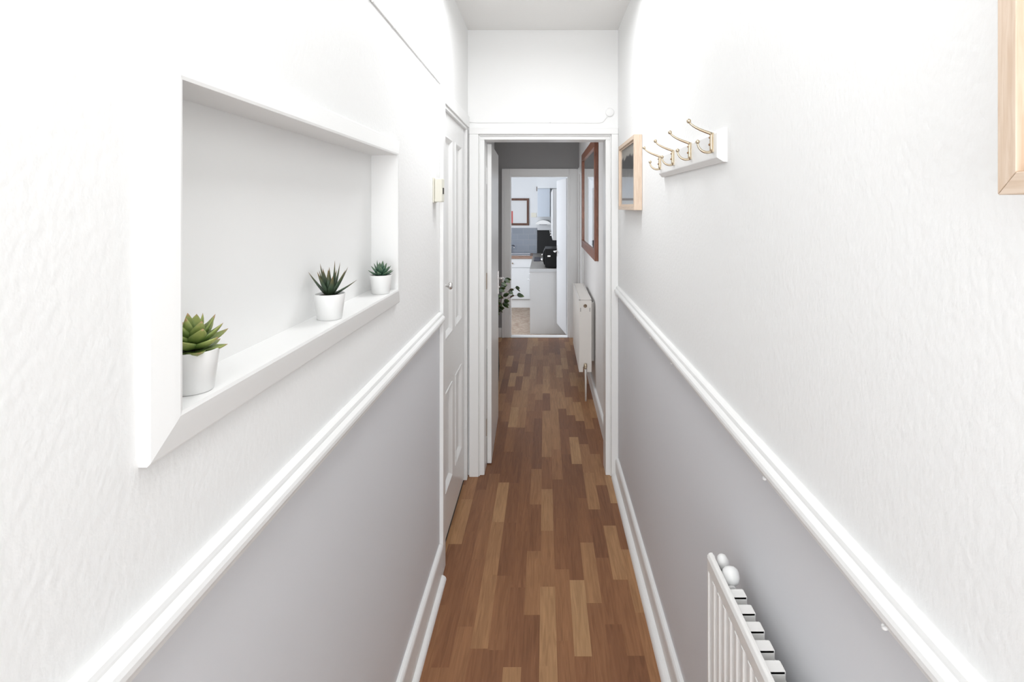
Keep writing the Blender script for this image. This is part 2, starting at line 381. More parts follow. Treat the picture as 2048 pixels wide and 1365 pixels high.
box(bm, NXB-XL, 0.0188, -0.01, 0.0, 0, NZ1-NZ0); box(bm, NXB-XL, 0.0188, NY1-NY0, NY1-NY0+0.01, 0, NZ1-NZ0)
obj('niche_lining', bm, 'satin', nt)

# ---------------------------------------------------------------- doors
def panel_leaf(bm, wdt, hgt, t, panels, y_in=0.013, mould=0.022):
    """leaf in local x (width) / z, front face at y=0 going back to y=t; recessed panels with sloping mouldings"""
    xs = sorted({0, wdt} | {p[0] for p in panels} | {p[1] for p in panels})
    zs = sorted({0, hgt} | {p[2] for p in panels} | {p[3] for p in panels})
    for i in range(len(xs)-1):
        for k in range(len(zs)-1):
            cx, cz = (xs[i]+xs[i+1])/2, (zs[k]+zs[k+1])/2
            ins = any(p[0] < cx < p[1] and p[2] < cz < p[3] for p in panels)
            if not ins: box(bm, xs[i], xs[i+1], 0, t, zs[k], zs[k+1])
    for x0, x1, z0, z1 in panels:
        box(bm, x0, x1, y_in, t-0.004, z0, z1)
        def ring(o, y): return [bm.verts.new(p) for p in ((x0+o, y, z0+o), (x1-o, y, z0+o), (x1-o, y, z1-o), (x0+o, y, z1-o))]
        R = [ring(0, -0.004), ring(0.006, -0.005), ring(0.011, -0.001), ring(mould-0.004, y_in-0.006), ring(mould, y_in)]
        for A, B in zip(R, R[1:]):
            for k in range(4): bm.faces.new((A[k], A[(k+1) % 4], B[(k+1) % 4], B[k]))
        o = ring(0, 0.0)
        for k in range(4): bm.faces.new((o[k], o[(k+1) % 4], R[0][(k+1) % 4], R[0][k]))
# door 1: panelled door in the left wall, seen edge-on; local x runs along +Y
d1 = sempty('door_1', (XL, DY0+0.03, 0)); 
bm = bmesh.new()
Lw = DY1-DY0-0.055
panel_leaf(bm, Lw, 2.035, 0.036, [(0.105, 0.315, 0.965-0.015, 1.915), (0.415, 0.625, 0.965-0.015, 1.915), (0.105, 0.315, 0.22, 0.695), (0.415, 0.625, 0.22, 0.695)])
lf = obj('door_leaf', bm, 'gloss', d1); lf.matrix_local = Matrix.Translation((-0.012, 0, 0.022)) @ Matrix.Rotation(PI/2, 4, 'Z')
bm = bmesh.new()   # frame: near upright, head board, lining
ky = -(DY0+0.03)
box(bm, 0, 0.017, 2.395+ky, 2.452+ky, 0, 2.135); box(bm, 0.0, 0.012, 2.452+ky, 3.262+ky, 2.068, 2.135)
box(bm, -0.12, 0.004, 2.452+ky, 2.466+ky, 0, 2.07); box(bm, -0.12, 0.004, 2.44+ky, 3.225+ky, 2.052, 2.07)
box(bm, -0.12, 0.004, 3.214+ky, 3.262+ky, 0, 2.07)
obj('door_frame', bm, 'gloss', d1, bevel=0.003)
bm = bmesh.new(); box(bm, -0.064, -0.0485, -0.014, Lw+0.009, 0, 2.05); box(bm, -0.0485, -0.013, -0.014, Lw+0.009, 0.0, 0.004); obj('gap_shadow', bm, 'dark', d1)  # dark sheet and floor strip stand in for shadow around the leaf
bm = bmesh.new()
kz, kyy = 1.238, 0.052
lathe(bm, [(0, 0), (0.021, 0), (0.021, 0.003), (0.012, 0.006), (0.0075, 0.010), (0.0065, 0.022), (0.010, 0.028), (0.0165, 0.034), (0.0175, 0.040), (0.014, 0.046), (0.006, 0.049), (0, 0.0495)], 24, (-0.012, kyy, kz), (1, 0, 0))
obj('knob', bm, 'chrome', d1)
# door 2: opening at the end of the front hall with its leaf folded back
d2 = sempty('door_2', (0, YE, 0))
bm = bmesh.new()
for s in (-1, 1):
    xo = 0.449 if s < 0 else 0.4345
    a, b = sorted((s*0.393, s*xo)); box(bm, a, b, -0.028, 0, 0, 2.030)
    a, b = sorted((s*0.386, s*0.393)); box(bm, a, b, -0.018, 0, 0, 2.022)
box(bm, -0.449, 0.4345, -0.028, 0, 2.030, 2.068); box(bm, -0.393, 0.393, -0.018, 0, 2.022, 2.030)
obj('architrave', bm, 'gloss', d2, bevel=0.004)
bm = bmesh.new()
box(bm, -0.393, -0.361, -0.004, 0.13, 0, 2.0); box(bm, 0.361, 0.393, -0.004, 0.13, 0, 2.0); box(bm, -0.393, 0.393, -0.004, 0.13, 2.0, 2.032)
obj('door_lining', bm, 'gloss', d2, bevel=0.003)
lf = bpy.data.objects.new('open_leaf', None)
ang = math.atan2(0.022, 0.76)
RL = Matrix.Translation((-0.332, 0.135, 0.006)) @ Matrix.Rotation(ang, 4, 'Z')
bm = bmesh.new(); box(bm, -0.028, 0.0, 0, 0.762, 0, 1.985); leaf2 = obj('door_leaf', bm, 'gloss', d2, bevel=0.003); leaf2.matrix_local = RL
bpy.data.objects.remove(lf)
for z, m_ in ((1.785, 'gloss'), (1.135, 'rust'), (0.235, 'rust')):
    bm = bmesh.new(); box(bm, -0.030, -0.0275, -0.034, 0.0, z-0.05, z+0.05)
    tube(bm, [(-0.036, -0.006, z-0.05), (-0.036, -0.006, z+0.05)], 0.006, 10)
    for dz in (-0.03, 0, 0.03): ball(bm, (-0.036, -0.012, z+dz), 0.0022, 8)
    h = obj('hinge', bm, m_, leaf2)
bm = bmesh.new()
box(bm, 0, 0.007, 0.672, 0.708, 0.945, 1.115)
obj('handle_plate', bm, 'chrome', leaf2, bevel=0.002)
bm = bmesh.new()
tube(bm, [(0.006, 0.69, 1.06), (0.030, 0.69, 1.06), (0.040, 0.688, 1.06), (0.045, 0.680, 1.06), (0.046, 0.655, 1.06), (0.045, 0.60, 1.057), (0.043, 0.575, 1.052)], [0.009, 0.009, 0.0085, 0.008, 0.0075, 0.007, 0.006], 12)
tube(bm, [(0.006, 0.69, 0.995), (0.014, 0.69, 0.995)], 0.010, 14)
obj('lever_handle', bm, 'chrome', leaf2)
# door 3: kitchen doorway
d3 = sempty('door_3', (0, E2b, 0))
bm = bmesh.new()
for a in ((-0.527, -0.430, 0, 2.066), (0.290, 0.416, 0, 2.066), (-0.430, 0.290, 1.98, 2.066)):
    box(bm, a[0], a[1], -0.022, 0, a[2], a[3])
for a in ((-0.527, -0.500), (0.392, 0.416), (0.300, 0.306)): box(bm, a[0], a[1], -0.030, -0.022, 0, 2.062)
obj('architrave', bm, 'gloss', d3, bevel=0.003)
bm = bmesh.new()
box(bm, -0.447, -0.417, -0.012, 0.10, 0, 1.968); box(bm, 0.276, 0.306, -0.012, 0.10, 0, 1.968); box(bm, -0.447, 0.306, -0.012, 0.10, 1.968, 1.998)
obj('door_lining', bm, 'gloss', d3, bevel=0.002)
bm = bmesh.new(); box(bm, -0.417, 0.276, -0.03, 0.10, 0.0, 0.008); obj('threshold_strip', bm, 'gloss', d3, bevel=0.002)
bm = bmesh.new(); box(bm, 0.0, 0.035, 0, 0.68, 0.012, 1.955)
leaf3 = obj('door_leaf', bm, 'kdoor', d3, bevel=0.003)
leaf3.matrix_local = Matrix.Translation((0.262, 0.085, 0.0)) @ Matrix.Rotation(math.atan2(0.105, 0.68), 4, 'Z')
bm = bmesh.new(); box(bm, -0.007, 0, 0.60, 0.64, 0.93, 1.08); obj('handle_plate', bm, 'chrome', leaf3, bevel=0.002)
bm = bmesh.new(); tube(bm, [(-0.006, 0.62, 1.0), (-0.040, 0.62, 1.0), (-0.050, 0.61, 1.0), (-0.052, 0.58, 1.0), (-0.050, 0.51, 1.0)], 0.009, 12)
obj('lever_handle', bm, 'chrome', leaf3)
# door 4: closed door in the right wall of the rear hall
d4 = sempty('door_4', (X2R, DRY0, 0))
bm = bmesh.new(); box(bm, 0.01, 0.045, 0.0, 0.70, 0.005, 2.0); obj('door_leaf', bm, 'gloss', d4)
bm = bmesh.new(); box(bm, -0.016, 0, -0.075, 0.0, 0, 2.07); box(bm, -0.016, 0, 0.70, 0.735, 0, 2.07); box(bm, -0.016, 0, 0.0, 0.70, 2.0, 2.07)
obj('architrave', bm, 'gloss', d4, bevel=0.003)
# door 5: glazed front door behind the camera
d5 = sempty('door_5', (0, Y0-0.06, 0))
bm = bmesh.new()
box(bm, -0.41, -0.37, -0.03, 0.03, 0, 2.46); box(bm, 0.37, 0.41, -0.03, 0.03, 0, 2.46); box(bm, -0.37, 0.37, -0.03, 0.03, 2.42, 2.46)
box(bm, -0.37, 0.37, -0.02, 0.02, 0.0, 0.42); box(bm, -0.37, 0.37, -0.02, 0.02, 2.05, 2.12)
obj('door_leaf', bm, 'gloss', d5, bevel=0.003)
bm = bmesh.new(); box(bm, -0.37, 0.37, -0.004, 0.004, 0.42, 2.05); box(bm, -0.37, 0.37, -0.004, 0.004, 2.12, 2.42); obj('pane', bm, 'glass', d5)

# ---------------------------------------------------------------- painted-over cable on the left wall and the end wall
bm = bmesh.new()
xc, yc = XL+0.0032, YE-0.0032
pts = [(xc, Y0+0.01, 2.155), (xc, 0.5, 2.150), (xc, 1.1, 2.146), (xc, 1.8, 2.142), (xc, 2.3, 2.139), (xc, 2.8, 2.138), (xc, 3.20, 2.128), (xc+0.001, yc-0.012, 2.112),
       (xc+0.012, yc-0.001, 2.106), (-0.40, yc, 2.102), (-0.1, yc, 2.103), (0.15, yc, 2.101), (0.32, yc, 2.100), (0.345, yc, 2.106), (0.368, yc, 2.135), (0.386, yc, 2.150)]
tube(bm, pts, 0.0024, 8)
c = thing('painted_cable', 'thin white painted-over cable pinned high along the left wall and above the end doorway', 'cable', (XL, YE, 2.1))
o = obj('cable', bm, 'plain', c); recentre(o, c.location); o.location = (0, 0, 0)
for p in ((XL+0.0058, 1.45, 2.144), (XL+0.0058, 1.66, 2.143), (0.03, YE-0.0058, 2.104)):
    bm = bmesh.new(); ball(bm, Vector(p)-Vector(c.location), 0.005, 12); obj('cable_clip', bm, 'gloss', c)
bm = bmesh.new(); lathe(bm, [(0, 0), (0.026, 0), (0.026, 0.006), (0.020, 0.009), (0, 0.010)], 28, Vector((0.386, YE-0.0006, 2.163))-Vector(c.location), (0, -1, 0))
obj('terminal_disc', bm, 'plain', c)

# blobs of filler under the right dado rail
for y in (0.685, 1.06, 1.84, 2.20, 2.59):
    bm = bmesh.new(); ball(bm, (0, 0, 0), 0.0030, 12, (1.3, 1.3, 1.0)); ball(bm, (-0.001, 0.002, 0.0015), 0.0024, 10)
    o = obj('cable_clip', bm, 'gloss', loc=(XR-0.0120, y, 1.0756))
    tag(o, 'tiny white clip pinned under the right-hand dado rail', 'clip', 'clips under the right dado rail')

for ly, lb in zip(FILL_LAMPS, ('added square white fill lamp behind the camera', 'added square white fill lamp above the camera and niche', 'added square white fill lamp above the coat rack')):
    t = thing('fill_lamp', lb, 'lamp', (-0.01, ly, CZ), 'added fill lamps of the front hall')  # unseen lamp body added around each fill light
    bm = bmesh.new(); box(bm, -0.23, 0.23, -0.23, 0.23, -0.03, 0)
    for a in ((-0.23, -0.215, -0.23, 0.23), (0.215, 0.23, -0.23, 0.23), (-0.215, 0.215, -0.23, -0.215), (-0.215, 0.215, 0.215, 0.23)): box(bm, *a, -0.085, -0.03)
    obj('fill_housing', bm, 'satin', t, bevel=0.002)

# ---------------------------------------------------------------- cream box beside the panelled door
t = thing('door_chime_box', 'small cream plastic box on the left wall just before the panelled door', 'box', (XL, 2.25, 1.617))
bm = bmesh.new(); box(bm, 0, 0.006, 0.0, 0.068, 0.0, 0.104); obj('back_plate', bm, 'cream', t, bevel=0.002)
bm = bmesh.new(); box(bm, 0.0065, 0.037, 0.003, 0.065, 0.003, 0.101); obj('cover', bm, 'cream', t, bevel=0.004)
bm = bmesh.new(); box(bm, 0.037, 0.0395, 0.024, 0.042, 0.036, 0.062); obj('button', bm, 'dark', t, bevel=0.0008)

# ---------------------------------------------------------------- coat rack with four hooks
BZ0, BZ1, BY0, BY1 = 1.708, 1.790, 1.312, 2.005
t = thing('coat_rack', 'white wooden coat rack board with four brass double hooks on the right wall', 'coat rack', (XR, BY0, BZ0))
bm = bmesh.new(); hh = BZ1-BZ0; LL = BY1-BY0
def rr(o, x): return [bm.verts.new(p) for p in ((x, o, o), (x, LL-o, o), (x, LL-o, hh-o), (x, o, hh-o))]
R = [rr(0, 0), rr(0, -0.009), rr(0.011, -0.0215), rr(0.013, -0.022)]
for A, B in zip(R, R[1:]):
    for k in range(4): bm.faces.new((A[k], A[(k+1) % 4], B[(k+1) % 4], B[k]))
bm.faces.new(R[-1]); bm.faces.new(R[0])
obj('board', bm, 'satin', t)
def hook_mesh():
    bm = bmesh.new()
    box(bm, -0.003, 0, -0.0055, 0.0055, -0.026, 0.022)
    tube(bm, [(-0.003, 0, 0.022), (-0.0045, 0, 0.010), (-0.0045, 0, -0.014), (-0.003, 0, -0.026)], [0.0055, 0.0042, 0.0042, 0.005], 12)
    tube(bm, bez((-0.003, 0, 0.019), (-0.020, 0, 0.026), (-0.044, 0, 0.032), (-0.058, 0, 0.047), 12), [0.0042-0.0017*i/12 for i in range(13)], 10)
    tube(bm, bez((-0.003, 0, -0.024), (-0.020, 0, -0.031), (-0.037, 0, -0.020), (-0.038, 0, -0.003), 12), [0.0039-0.0015*i/12 for i in range(13)], 10)
    ball(bm, (-0.0595, 0, 0.051), 0.0058, 14); ball(bm, (-0.038, 0, 0.000), 0.0055, 14)
    return bm
h0 = None
for y in (1.352, 1.556, 1.762, 1.962):
    if h0 is None:
        h0 = obj('hook', hook_mesh(), 'brass', t); s0 = None
        bm = bmesh.new(); ball(bm, (-0.0088, 0, -0.007), 0.0030, 12); ball(bm, (-0.0088, 0, 0.010), 0.0022, 12); s0 = obj('screw', bm, 'screw', h0); hk = h0
    else:
        hk = h0.copy(); COL.objects.link(hk); s = s0.copy(); COL.objects.link(s); s.parent = hk
    hk.parent = t; hk.location = (-0.022, y-BY0, 0.052)

# ---------------------------------------------------------------- two box frames on the right wall
def picture(loc, ln, ht, label, dp=0.037, fw=0.019):
    """box frame on the right wall; local x=0 is the wall, y runs along +Y, z up from its lower edge"""
    t = thing('picture_frame', label, 'picture', loc)
    def mit(m_, pts):   # one mitred length of moulding; pts = 4 corners in (y,z) of the front face
        bm = bmesh.new(); A = [bm.verts.new((-dp, p[0], p[1])) for p in pts]; B = [bm.verts.new((-0.001, p[0], p[1])) for p in pts]
        bm.faces.new(A); bm.faces.new(list(reversed(B)))
        for k in range(4): bm.faces.new((A[k], A[(k+1) % 4], B[(k+1) % 4], B[k]))
        obj('frame_rail', bm, m_, t, bevel=0.0008)
    g = 0.0003
    mit('oakv', [(0, g), (fw, fw+g), (fw, ht-fw-g), (0, ht-g)]); mit('oakv', [(ln, g), (ln, ht-g), (ln-fw, ht-fw-g), (ln-fw, fw+g)])
    mit('oakh', [(g, 0), (ln-g, 0), (ln-fw-g, fw), (fw+g, fw)]); mit('oakh', [(g, ht), (fw+g, ht-fw), (ln-fw-g, ht-fw), (ln-g, ht)])
    bm = bmesh.new(); e = 0.009
    for a in ((fw-0.002, fw+e, fw, ht-fw), (ln-fw-e, ln-fw+0.002, fw, ht-fw), (fw+e, ln-fw-e, fw-0.002, fw+e), (fw+e, ln-fw-e, ht-fw-e, ht-fw+0.002)):
        box(bm, -dp+0.008, -0.003, a[0], a[1], a[2], a[3])
    obj('inner_slip', bm, 'oakv', t)
    bm = bmesh.new(); box(bm, -0.0235, -0.020, fw+0.001, ln-fw-0.001, fw+0.001, ht-fw-0.001); pr = obj('print', bm, 'cream', t)
    bm = bmesh.new(); box(bm, -0.0285, -0.0268, fw+0.001, ln-fw-0.001, fw+0.001, ht-fw-0.001); obj('glass', bm, 'glass', t)
    return t, pr
# print of the small picture: grey bands painted like a reflection of the rear hall
def print_mat():
    m = mat('grey_print_with_reflection', (0.4, 0.4, 0.4), 0.5)
    tc = N(m, 'ShaderNodeTexCoord'); s = N(m, 'ShaderNodeSeparateXYZ'); L(m, tc.outputs['Generated'], s.inputs[0])
    n = N(m, 'ShaderNodeTexNoise'); n.inputs['Scale'].default_value = 6; n.inputs['Detail'].default_value = 6; L(m, tc.outputs['Generated'], n.inputs['Vector'])
    z = math_(m, 'ADD', s.outputs[2], math_(m, 'MULTIPLY', math_(m, 'SUBTRACT', n.outputs['Fac'], 0.5), 0.22))
    c = ramp(m, z, [(0.0, (0.42, 0.43, 0.43)), (0.30, (0.30, 0.33, 0.37)), (0.46, (0.20, 0.20, 0.20)), (0.52, (0.10, 0.10, 0.10)),
                    (0.62, (0.03, 0.033, 0.036)), (0.80, (0.045, 0.048, 0.052)), (0.84, (0.55, 0.53, 0.48))])
    L(m, c, bsdf(m).inputs['Base Color']); return m
M['print'] = print_mat()
t, pr = picture((XR, 2.459, 1.585), 0.52, 0.340, 'small pale oak box frame with a grey print behind glass, beside the end doorway')
pr.data.materials[0] = M['print']
picture((XR, -0.036, 1.6105), 0.52, 0.340, 'large pale oak box frame at the upper right, nearest to the camera')

# ---------------------------------------------------------------- radiators
def radiator(name, label, X, y0, y1, z0, z1, m, far=True, group=None):
    """wall at +X side; front panel facing -X"""
    t = thing(name, label, 'radiator', (X, y0, z0), group)
    return t
# front hall radiator (single panel with open convector fins)
ry0, ry1, rz0, rz1, rxf = 0.30, 1.222, 0.245, 0.832, 0.362
t = thing('radiator', 'white ribbed panel radiator low on the right wall in the foreground', 'radiator', (rxf, ry0, rz0))
bm = bmesh.new(); H = rz1-rz0; LN = ry1-ry0
prof = []   # fluted front face in plan (x,y)
pitch = 0.0345; nfl = int((LN-0.03)//pitch); st = (LN-nfl*pitch)/2
front = [(0.004, 0.0)]
for i in range(nfl):
    y = st+i*pitch
    front += [(0.0045, y), (0.0045, y+pitch*0.30), (-0.0015, y+pitch*0.50), (-0.0015, y+pitch*0.82), (0.0045, y+pitch)]
front += [(0.004, LN)]
back = [(0.013, LN), (0.013, 0.0)]
prism(bm, front+back, 'z', 0.035, H-0.040)
obj('front_panel', bm, 'rad', t, bevel=0.0012)
bm = bmesh.new()
def header(z0, z1, flip):
    zz = [z0, z1] if not flip else [z1, z0]
    prof = [(0.006, zz[0]), (-0.001, zz[0]+(zz[1]-zz[0])*0.12), (-0.002, zz[0]+(zz[1]-zz[0])*0.75), (0.001, zz[1]-(zz[1]-zz[0])*0.05), (0.005, zz[1]), (0.010, zz[1]), (0.013, zz[0])]
    prism(bm, prof, 'y', 0, LN)
header(H-0.042, H, False); header(0.0, 0.037, False)
box(bm, -0.001, 0.014, -0.004, 0.006, 0.004, H-0.003); box(bm, -0.001, 0.014, LN-0.006, LN+0.002, 0.004, H-0.006)
obj('panel_rim', bm, 'rad', t, bevel=0.001)
bm = bmesh.new()   # folded convector fins: square wave in plan, open at the top
fp = 0.044; n = int((LN-0.12)//fp); th = 0.0014
y = 0.05
for i in range(n):
    box(bm, 0.0135, 0.040, y, y+th, 0.06, H-0.012); box(bm, 0.040, 0.040+th, y, y+fp*0.5, 0.06, H-0.012)
    box(bm, 0.0135, 0.040, y+fp*0.5, y+fp*0.5+th, 0.06, H-0.012)
    # folded-over tab on top of each channel
    box(bm, 0.0135, 0.040, y, y+fp*0.5, H-0.016, H-0.0125)
    y += fp
obj('convector_fins', bm, 'rad', t)
bm = bmesh.new()
box(bm, 0.0415, 0.0425, 0.05, LN-0.09, H-0.05, H-0.028); box(bm, 0.0425, XR-rxf-0.001, 0.15, 0.18, 0.08, H-0.16); box(bm, 0.0425, XR-rxf-0.001, LN-0.30, LN-0.27, 0.08, H-0.16)
obj('wall_bracket', bm, 'rad', t)
bm = bmesh.new()
lathe(bm, [(0, -0.020), (0.008, -0.0195), (0.014, -0.015), (0.0175, -0.006), (0.0175, 0.004), (0.015, 0.011), (0.009, 0.0155), (0, 0.017)], 24, (0.031, LN-0.058, H-0.012), (0.0, 0.55, 0.84))
lathe(bm, [(0, -0.018), (0.008, -0.016), (0.012, -0.008), (0.0125, 0.0), (0.010, 0.010), (0.005, 0.014), (0, 0.015)], 20, (0.029, LN-0.012, H-0.012), (0, 0.9, 0.43))
tube(bm, [(0.028, LN-0.08, H-0.03), (0.030, LN-0.035, H-0.028), (0.030, LN-0.004, H-0.028)], 0.008, 12)
box(bm, 0.012, 0.020, LN-0.02, LN-0.004, H-0.04, H-0.02)
obj('valve', bm, 'pot', t)

# rear hall radiator: double panel with cased ends and top grille
ry0, ry1, rz0, rz1, rx0, rx1 = 4.55, 5.52, 0.232, 0.832, 0.281, 0.386
t = thing('radiator', 'cream double panel radiator under the red-brown framed mirror in the rear hall', 'radiator', (rx0, ry0, rz0))
W, LN, H = rx1-rx0, ry1-ry0, rz1-rz0
bm = bmesh.new()
pts = [(0.003, 0.004)]
for i in range(28):
    y = 0.01+i*0.034; pts += [(0.005, y), (0.0, y+0.012), (0.0, y+0.024), (0.005, y+0.034)]
pts += [(0.003, LN-0.004), (0.015, LN-0.004), (0.015, 0.004)]
prism(bm, pts, 'z', 0.02, H-0.02); box(bm, 0.0, 0.016, 0.004, LN-0.004, H-0.022, H-0.004); box(bm, 0.0, 0.016, 0.004, LN-0.004, 0.004, 0.022)
obj('front_panel', bm, 'rad2', t)
bm = bmesh.new(); box(bm, W-0.015, W, 0.004, LN-0.004, 0.004, H-0.004); obj('rear_panel', bm, 'rad2', t)
for yy in (0.0, LN-0.004):
    bm = bmesh.new(); box(bm, 0.001, W-0.001, yy, yy+0.004, 0.0 if yy else 0.045, H)
    if yy == 0: box(bm, 0.001, 0.034, 0, 0.004, 0, 0.045); box(bm, 0.066, W-0.001, 0, 0.004, 0, 0.045)
    obj('side_panel', bm, 'rad2', t, bevel=0.001)
bm = bmesh.new()
for i in range(32): box(bm, 0.010, W-0.010, 0.02+i*0.0295, 0.036+i*0.0295, H-0.003, H)
box(bm, 0.0, 0.012, 0.0, LN, H-0.006, H); box(bm, W-0.012, W, 0.0, LN, H-0.006, H); box(bm, 0.012, W-0.012, 0.0, LN, H-0.006, H-0.0045)
obj('top_grille', bm, 'rad2', t)
bm = bmesh.new(); lathe(bm, [(0, 0), (0.015, 0), (0.015, 0.003), (0.010, 0.004), (0.010, 0.001), (0, 0.001)], 24, (0.052, 0.0, H-0.052), (0, -1, 0)); obj('blanking_plug', bm, 'rust', t)
for x in (0.012, W-0.016):
    bm = bmesh.new(); box(bm, x, x+0.003, -0.001, 0.002, H-0.10, H-0.068); obj('slot', bm, 'dark', t)
bm = bmesh.new()
lathe(bm, [(0, 0), (0.012, 0), (0.014, 0.006), (0.014, 0.022), (0.010, 0.028), (0.010, 0.040), (0, 0.040)], 20, (0.052, 0.0, 0.045), (0, -1, 0))
lathe(bm, [(0, 0), (0.013, 0), (0.015, 0.010), (0.013, 0.03), (0.006, 0.034), (0, 0.034)], 20, (0.052, -0.024, 0.045), (0, 0, 1))
obj('valve', bm, 'brass', t)
bm = bmesh.new(); tube(bm, [(0.052, -0.024, 0.05), (0.052, -0.024, 0.0), (0.054, -0.024, -0.05), (0.055, -0.024, -rz0)], 0.0075, 12); obj('pipe', bm, 'rad', t)
for yb in (0.15, LN-0.18):
    bm = bmesh.new(); box(bm, W, X2R-rx0-0.001, yb, yb+0.03, 0.05, H-0.05); obj('wall_bracket', bm, 'rad2', t)

# ---------------------------------------------------------------- mirror in the rear hall
t = thing('wall_mirror', 'large red-brown wooden framed mirror on the right wall of the rear hall', 'mirror', (X2R, 4.29, 1.175))
def frame4(bm, ln, ht, fw, x0, x1):
    for pts in ([(0,0),(fw,fw),(fw,ht-fw),(0,ht)], [(ln,0),(ln,ht),(ln-fw,ht-fw),(ln-fw,fw)], [(0,0),(ln,0),(ln-fw,fw),(fw,fw)], [(0,ht),(fw,ht-fw),(ln-fw,ht-fw),(ln,ht)]):
        A = [bm.verts.new((x0, a, b)) for a, b in pts]; B = [bm.verts.new((x1, a, b)) for a, b in pts]
        bm.faces.new(A); bm.faces.new(list(reversed(B)))
        for k in range(4): bm.faces.new((A[k], A[(k+1) % 4], B[(k+1) % 4], B[k]))
bm = bmesh.new(); frame4(bm, 1.56, 0.975, 0.075, -0.030, 0.0); obj('frame', bm, 'redwood', t, bevel=0.003)
bm = bmesh.new(); box(bm, -0.016, -0.002, 0.07, 1.49, 0.07, 0.905); obj('mirror_glass', bm, 'mirror', t)

# ---------------------------------------------------------------- succulents on the niche shelf
def blade(bm, lay, base, az, el, ln, wd, th, curl, n=9, fold=0.25, roll=0.0, shape='lens'):
    """a fleshy pointed leaf; el = starting elevation, curl = change of elevation along it"""
    rings = []; p = Vector(base); e = el
    side = Vector((-math.sin(az), math.cos(az), 0))
    for i in range(n+1):
        t_ = i/n
        if shape == 'spike': prof = (0.75+0.25*min(1, t_*5)) * (1-t_)**0.85 * (1+0.25*math.sin(PI*t_))
        elif shape == 'leaf': prof = max(0.0, math.sin(PI*min(1, t_**0.8)))**0.85 + 0.04
        else: prof = (0.55+0.45*math.sin(PI*min(1, t_*1.7)*0.5)) * (1-t_**2.4)**0.95
        d = Vector((math.cos(e)*math.cos(az), math.cos(e)*math.sin(az), math.sin(e)))
        nrm = side.cross(d)*-1
        if nrm.z < 0: nrm = -nrm
        s2 = side*math.cos(roll) + nrm*math.sin(roll); nrm = nrm*math.cos(roll) - side*math.sin(roll)
        wq, tq = wd*prof*0.5, th*prof*0.5
        if i == n: rings.append([bm.verts.new(p)])
        else:
            ring = []
            for k in range(8):
                a = 2*PI*k/8
                off = s2*math.cos(a)*wq + nrm*(math.sin(a)*tq*(1.0 if math.sin(a) < 0 else 0.35) + fold*wq*abs(math.cos(a))**1.5)
                ring.append(bm.verts.new(p+off))
            rings.append(ring)
        for v in rings[-1]: v[lay] = t_
        p = p + d*(ln/n); e += curl/n
    for A, B in zip(rings, rings[1:]):
        for k in range(8):
            if len(B) == 1: f = bm.faces.new((A[k], A[(k+1) % 8], B[0]))
            else: f = bm.faces.new((A[k], A[(k+1) % 8], B[(k+1) % 8], B[k]))
            f.smooth = True
    bm.faces.new(list(reversed(rings[0])))
def succulent(loc, label, kind, k=1.0, rz=0):
    t = thing('potted_succulent', label, 'plant', loc, rz=rz)
    bm = bmesh.new(); ph = 0.0565*k
    lathe(bm, [(0, 0), (0.0245*k, 0), (0.0262*k, 0.002), (0.033*k, ph-0.001), (0.0328*k, ph), (0.0312*k, ph), (0.0308*k, ph-0.003), (0.029*k, ph-0.011), (0, ph-0.011)], 48)
    obj('pot', bm, 'pot', t)
    bm = bmesh.new(); lathe(bm, [(0.0307*k, ph-0.007), (0.024, ph-0.0045), (0.012, ph-0.0035), (0, ph-0.003)], 32); obj('soil', bm, 'soil', t)
    bm = bmesh.new(); lay = bm.verts.layers.float.new('along'); rnd = random.Random(kind)
    if kind == 'lime':
        z = ph-0.004
        for j, (cnt, el, ln, wd) in enumerate(((6, 0.10, 0.042, 0.029), (6, 0.36, 0.047, 0.030), (6, 0.62, 0.044, 0.028), (5, 0.90, 0.040, 0.025), (3, 1.25, 0.034, 0.018))):
            for i in range(cnt):
                az = 2*PI*i/cnt + j*0.55 + rnd.uniform(-0.08, 0.08)
                blade(bm, lay, (0.004*math.cos(az), 0.004*math.sin(az), z+j*0.0045), az, el-0.10, ln*rnd.uniform(0.93, 1.05), wd, 0.009, 0.38, fold=0.3)
        mt_ = 'leaf_lime'
    elif kind == 'aloe':
        z = ph-0.004
        for az, el, ln, wd in ((0.05, 0.48, 0.062, 0.0115), (3.25, 0.88, 0.066, 0.016), (0.55, 0.95, 0.070, 0.014), (2.2, 1.05, 0.064, 0.015), (4.0, 1.05, 0.062, 0.017),
                               (5.1, 1.00, 0.052, 0.018), (5.9, 0.98, 0.066, 0.016), (1.3, 1.0, 0.060, 0.013), (2.9, 1.28, 0.072, 0.015), (0.2, 1.28, 0.074, 0.015),
                               (4.7, 1.32, 0.060, 0.016), (1.8, 1.40, 0.062, 0.012), (6.0, 1.42, 0.078, 0.011), (3.6, 1.22, 0.060, 0.015)):
            blade(bm, lay, (0.006*math.cos(az), 0.006*math.sin(az), z), az, el, ln, wd, 0.006, 0.16, n=12, fold=0.4, shape='spike')
        mt_ = 'leaf_aloe'
    else:
        z = ph-0.003
        for j, (cnt, el, ln, wd) in enumerate(((8, 0.34, 0.036, 0.0150), (7, 0.68, 0.037, 0.0150), (5, 1.0, 0.035, 0.0150), (3, 1.30, 0.036, 0.013))):
            for i in range(cnt):
                az = 2*PI*i/cnt + j*0.42 + rnd.uniform(-0.1, 0.1)
                blade(bm, lay, (0.005*math.cos(az), 0.005*math.sin(az), z+j*0.003), az, el, ln*rnd.uniform(0.92, 1.05), wd, 0.006, 0.3, fold=0.3)
        mt_ = 'leaf_teal'
    obj('foliage', bm, mt_, t)
    return t
succulent((-0.4765, 0.742, NZ0), 'potted succulent with broad lime-green leaves at the near end of the niche shelf', 'lime', rz=0.3)
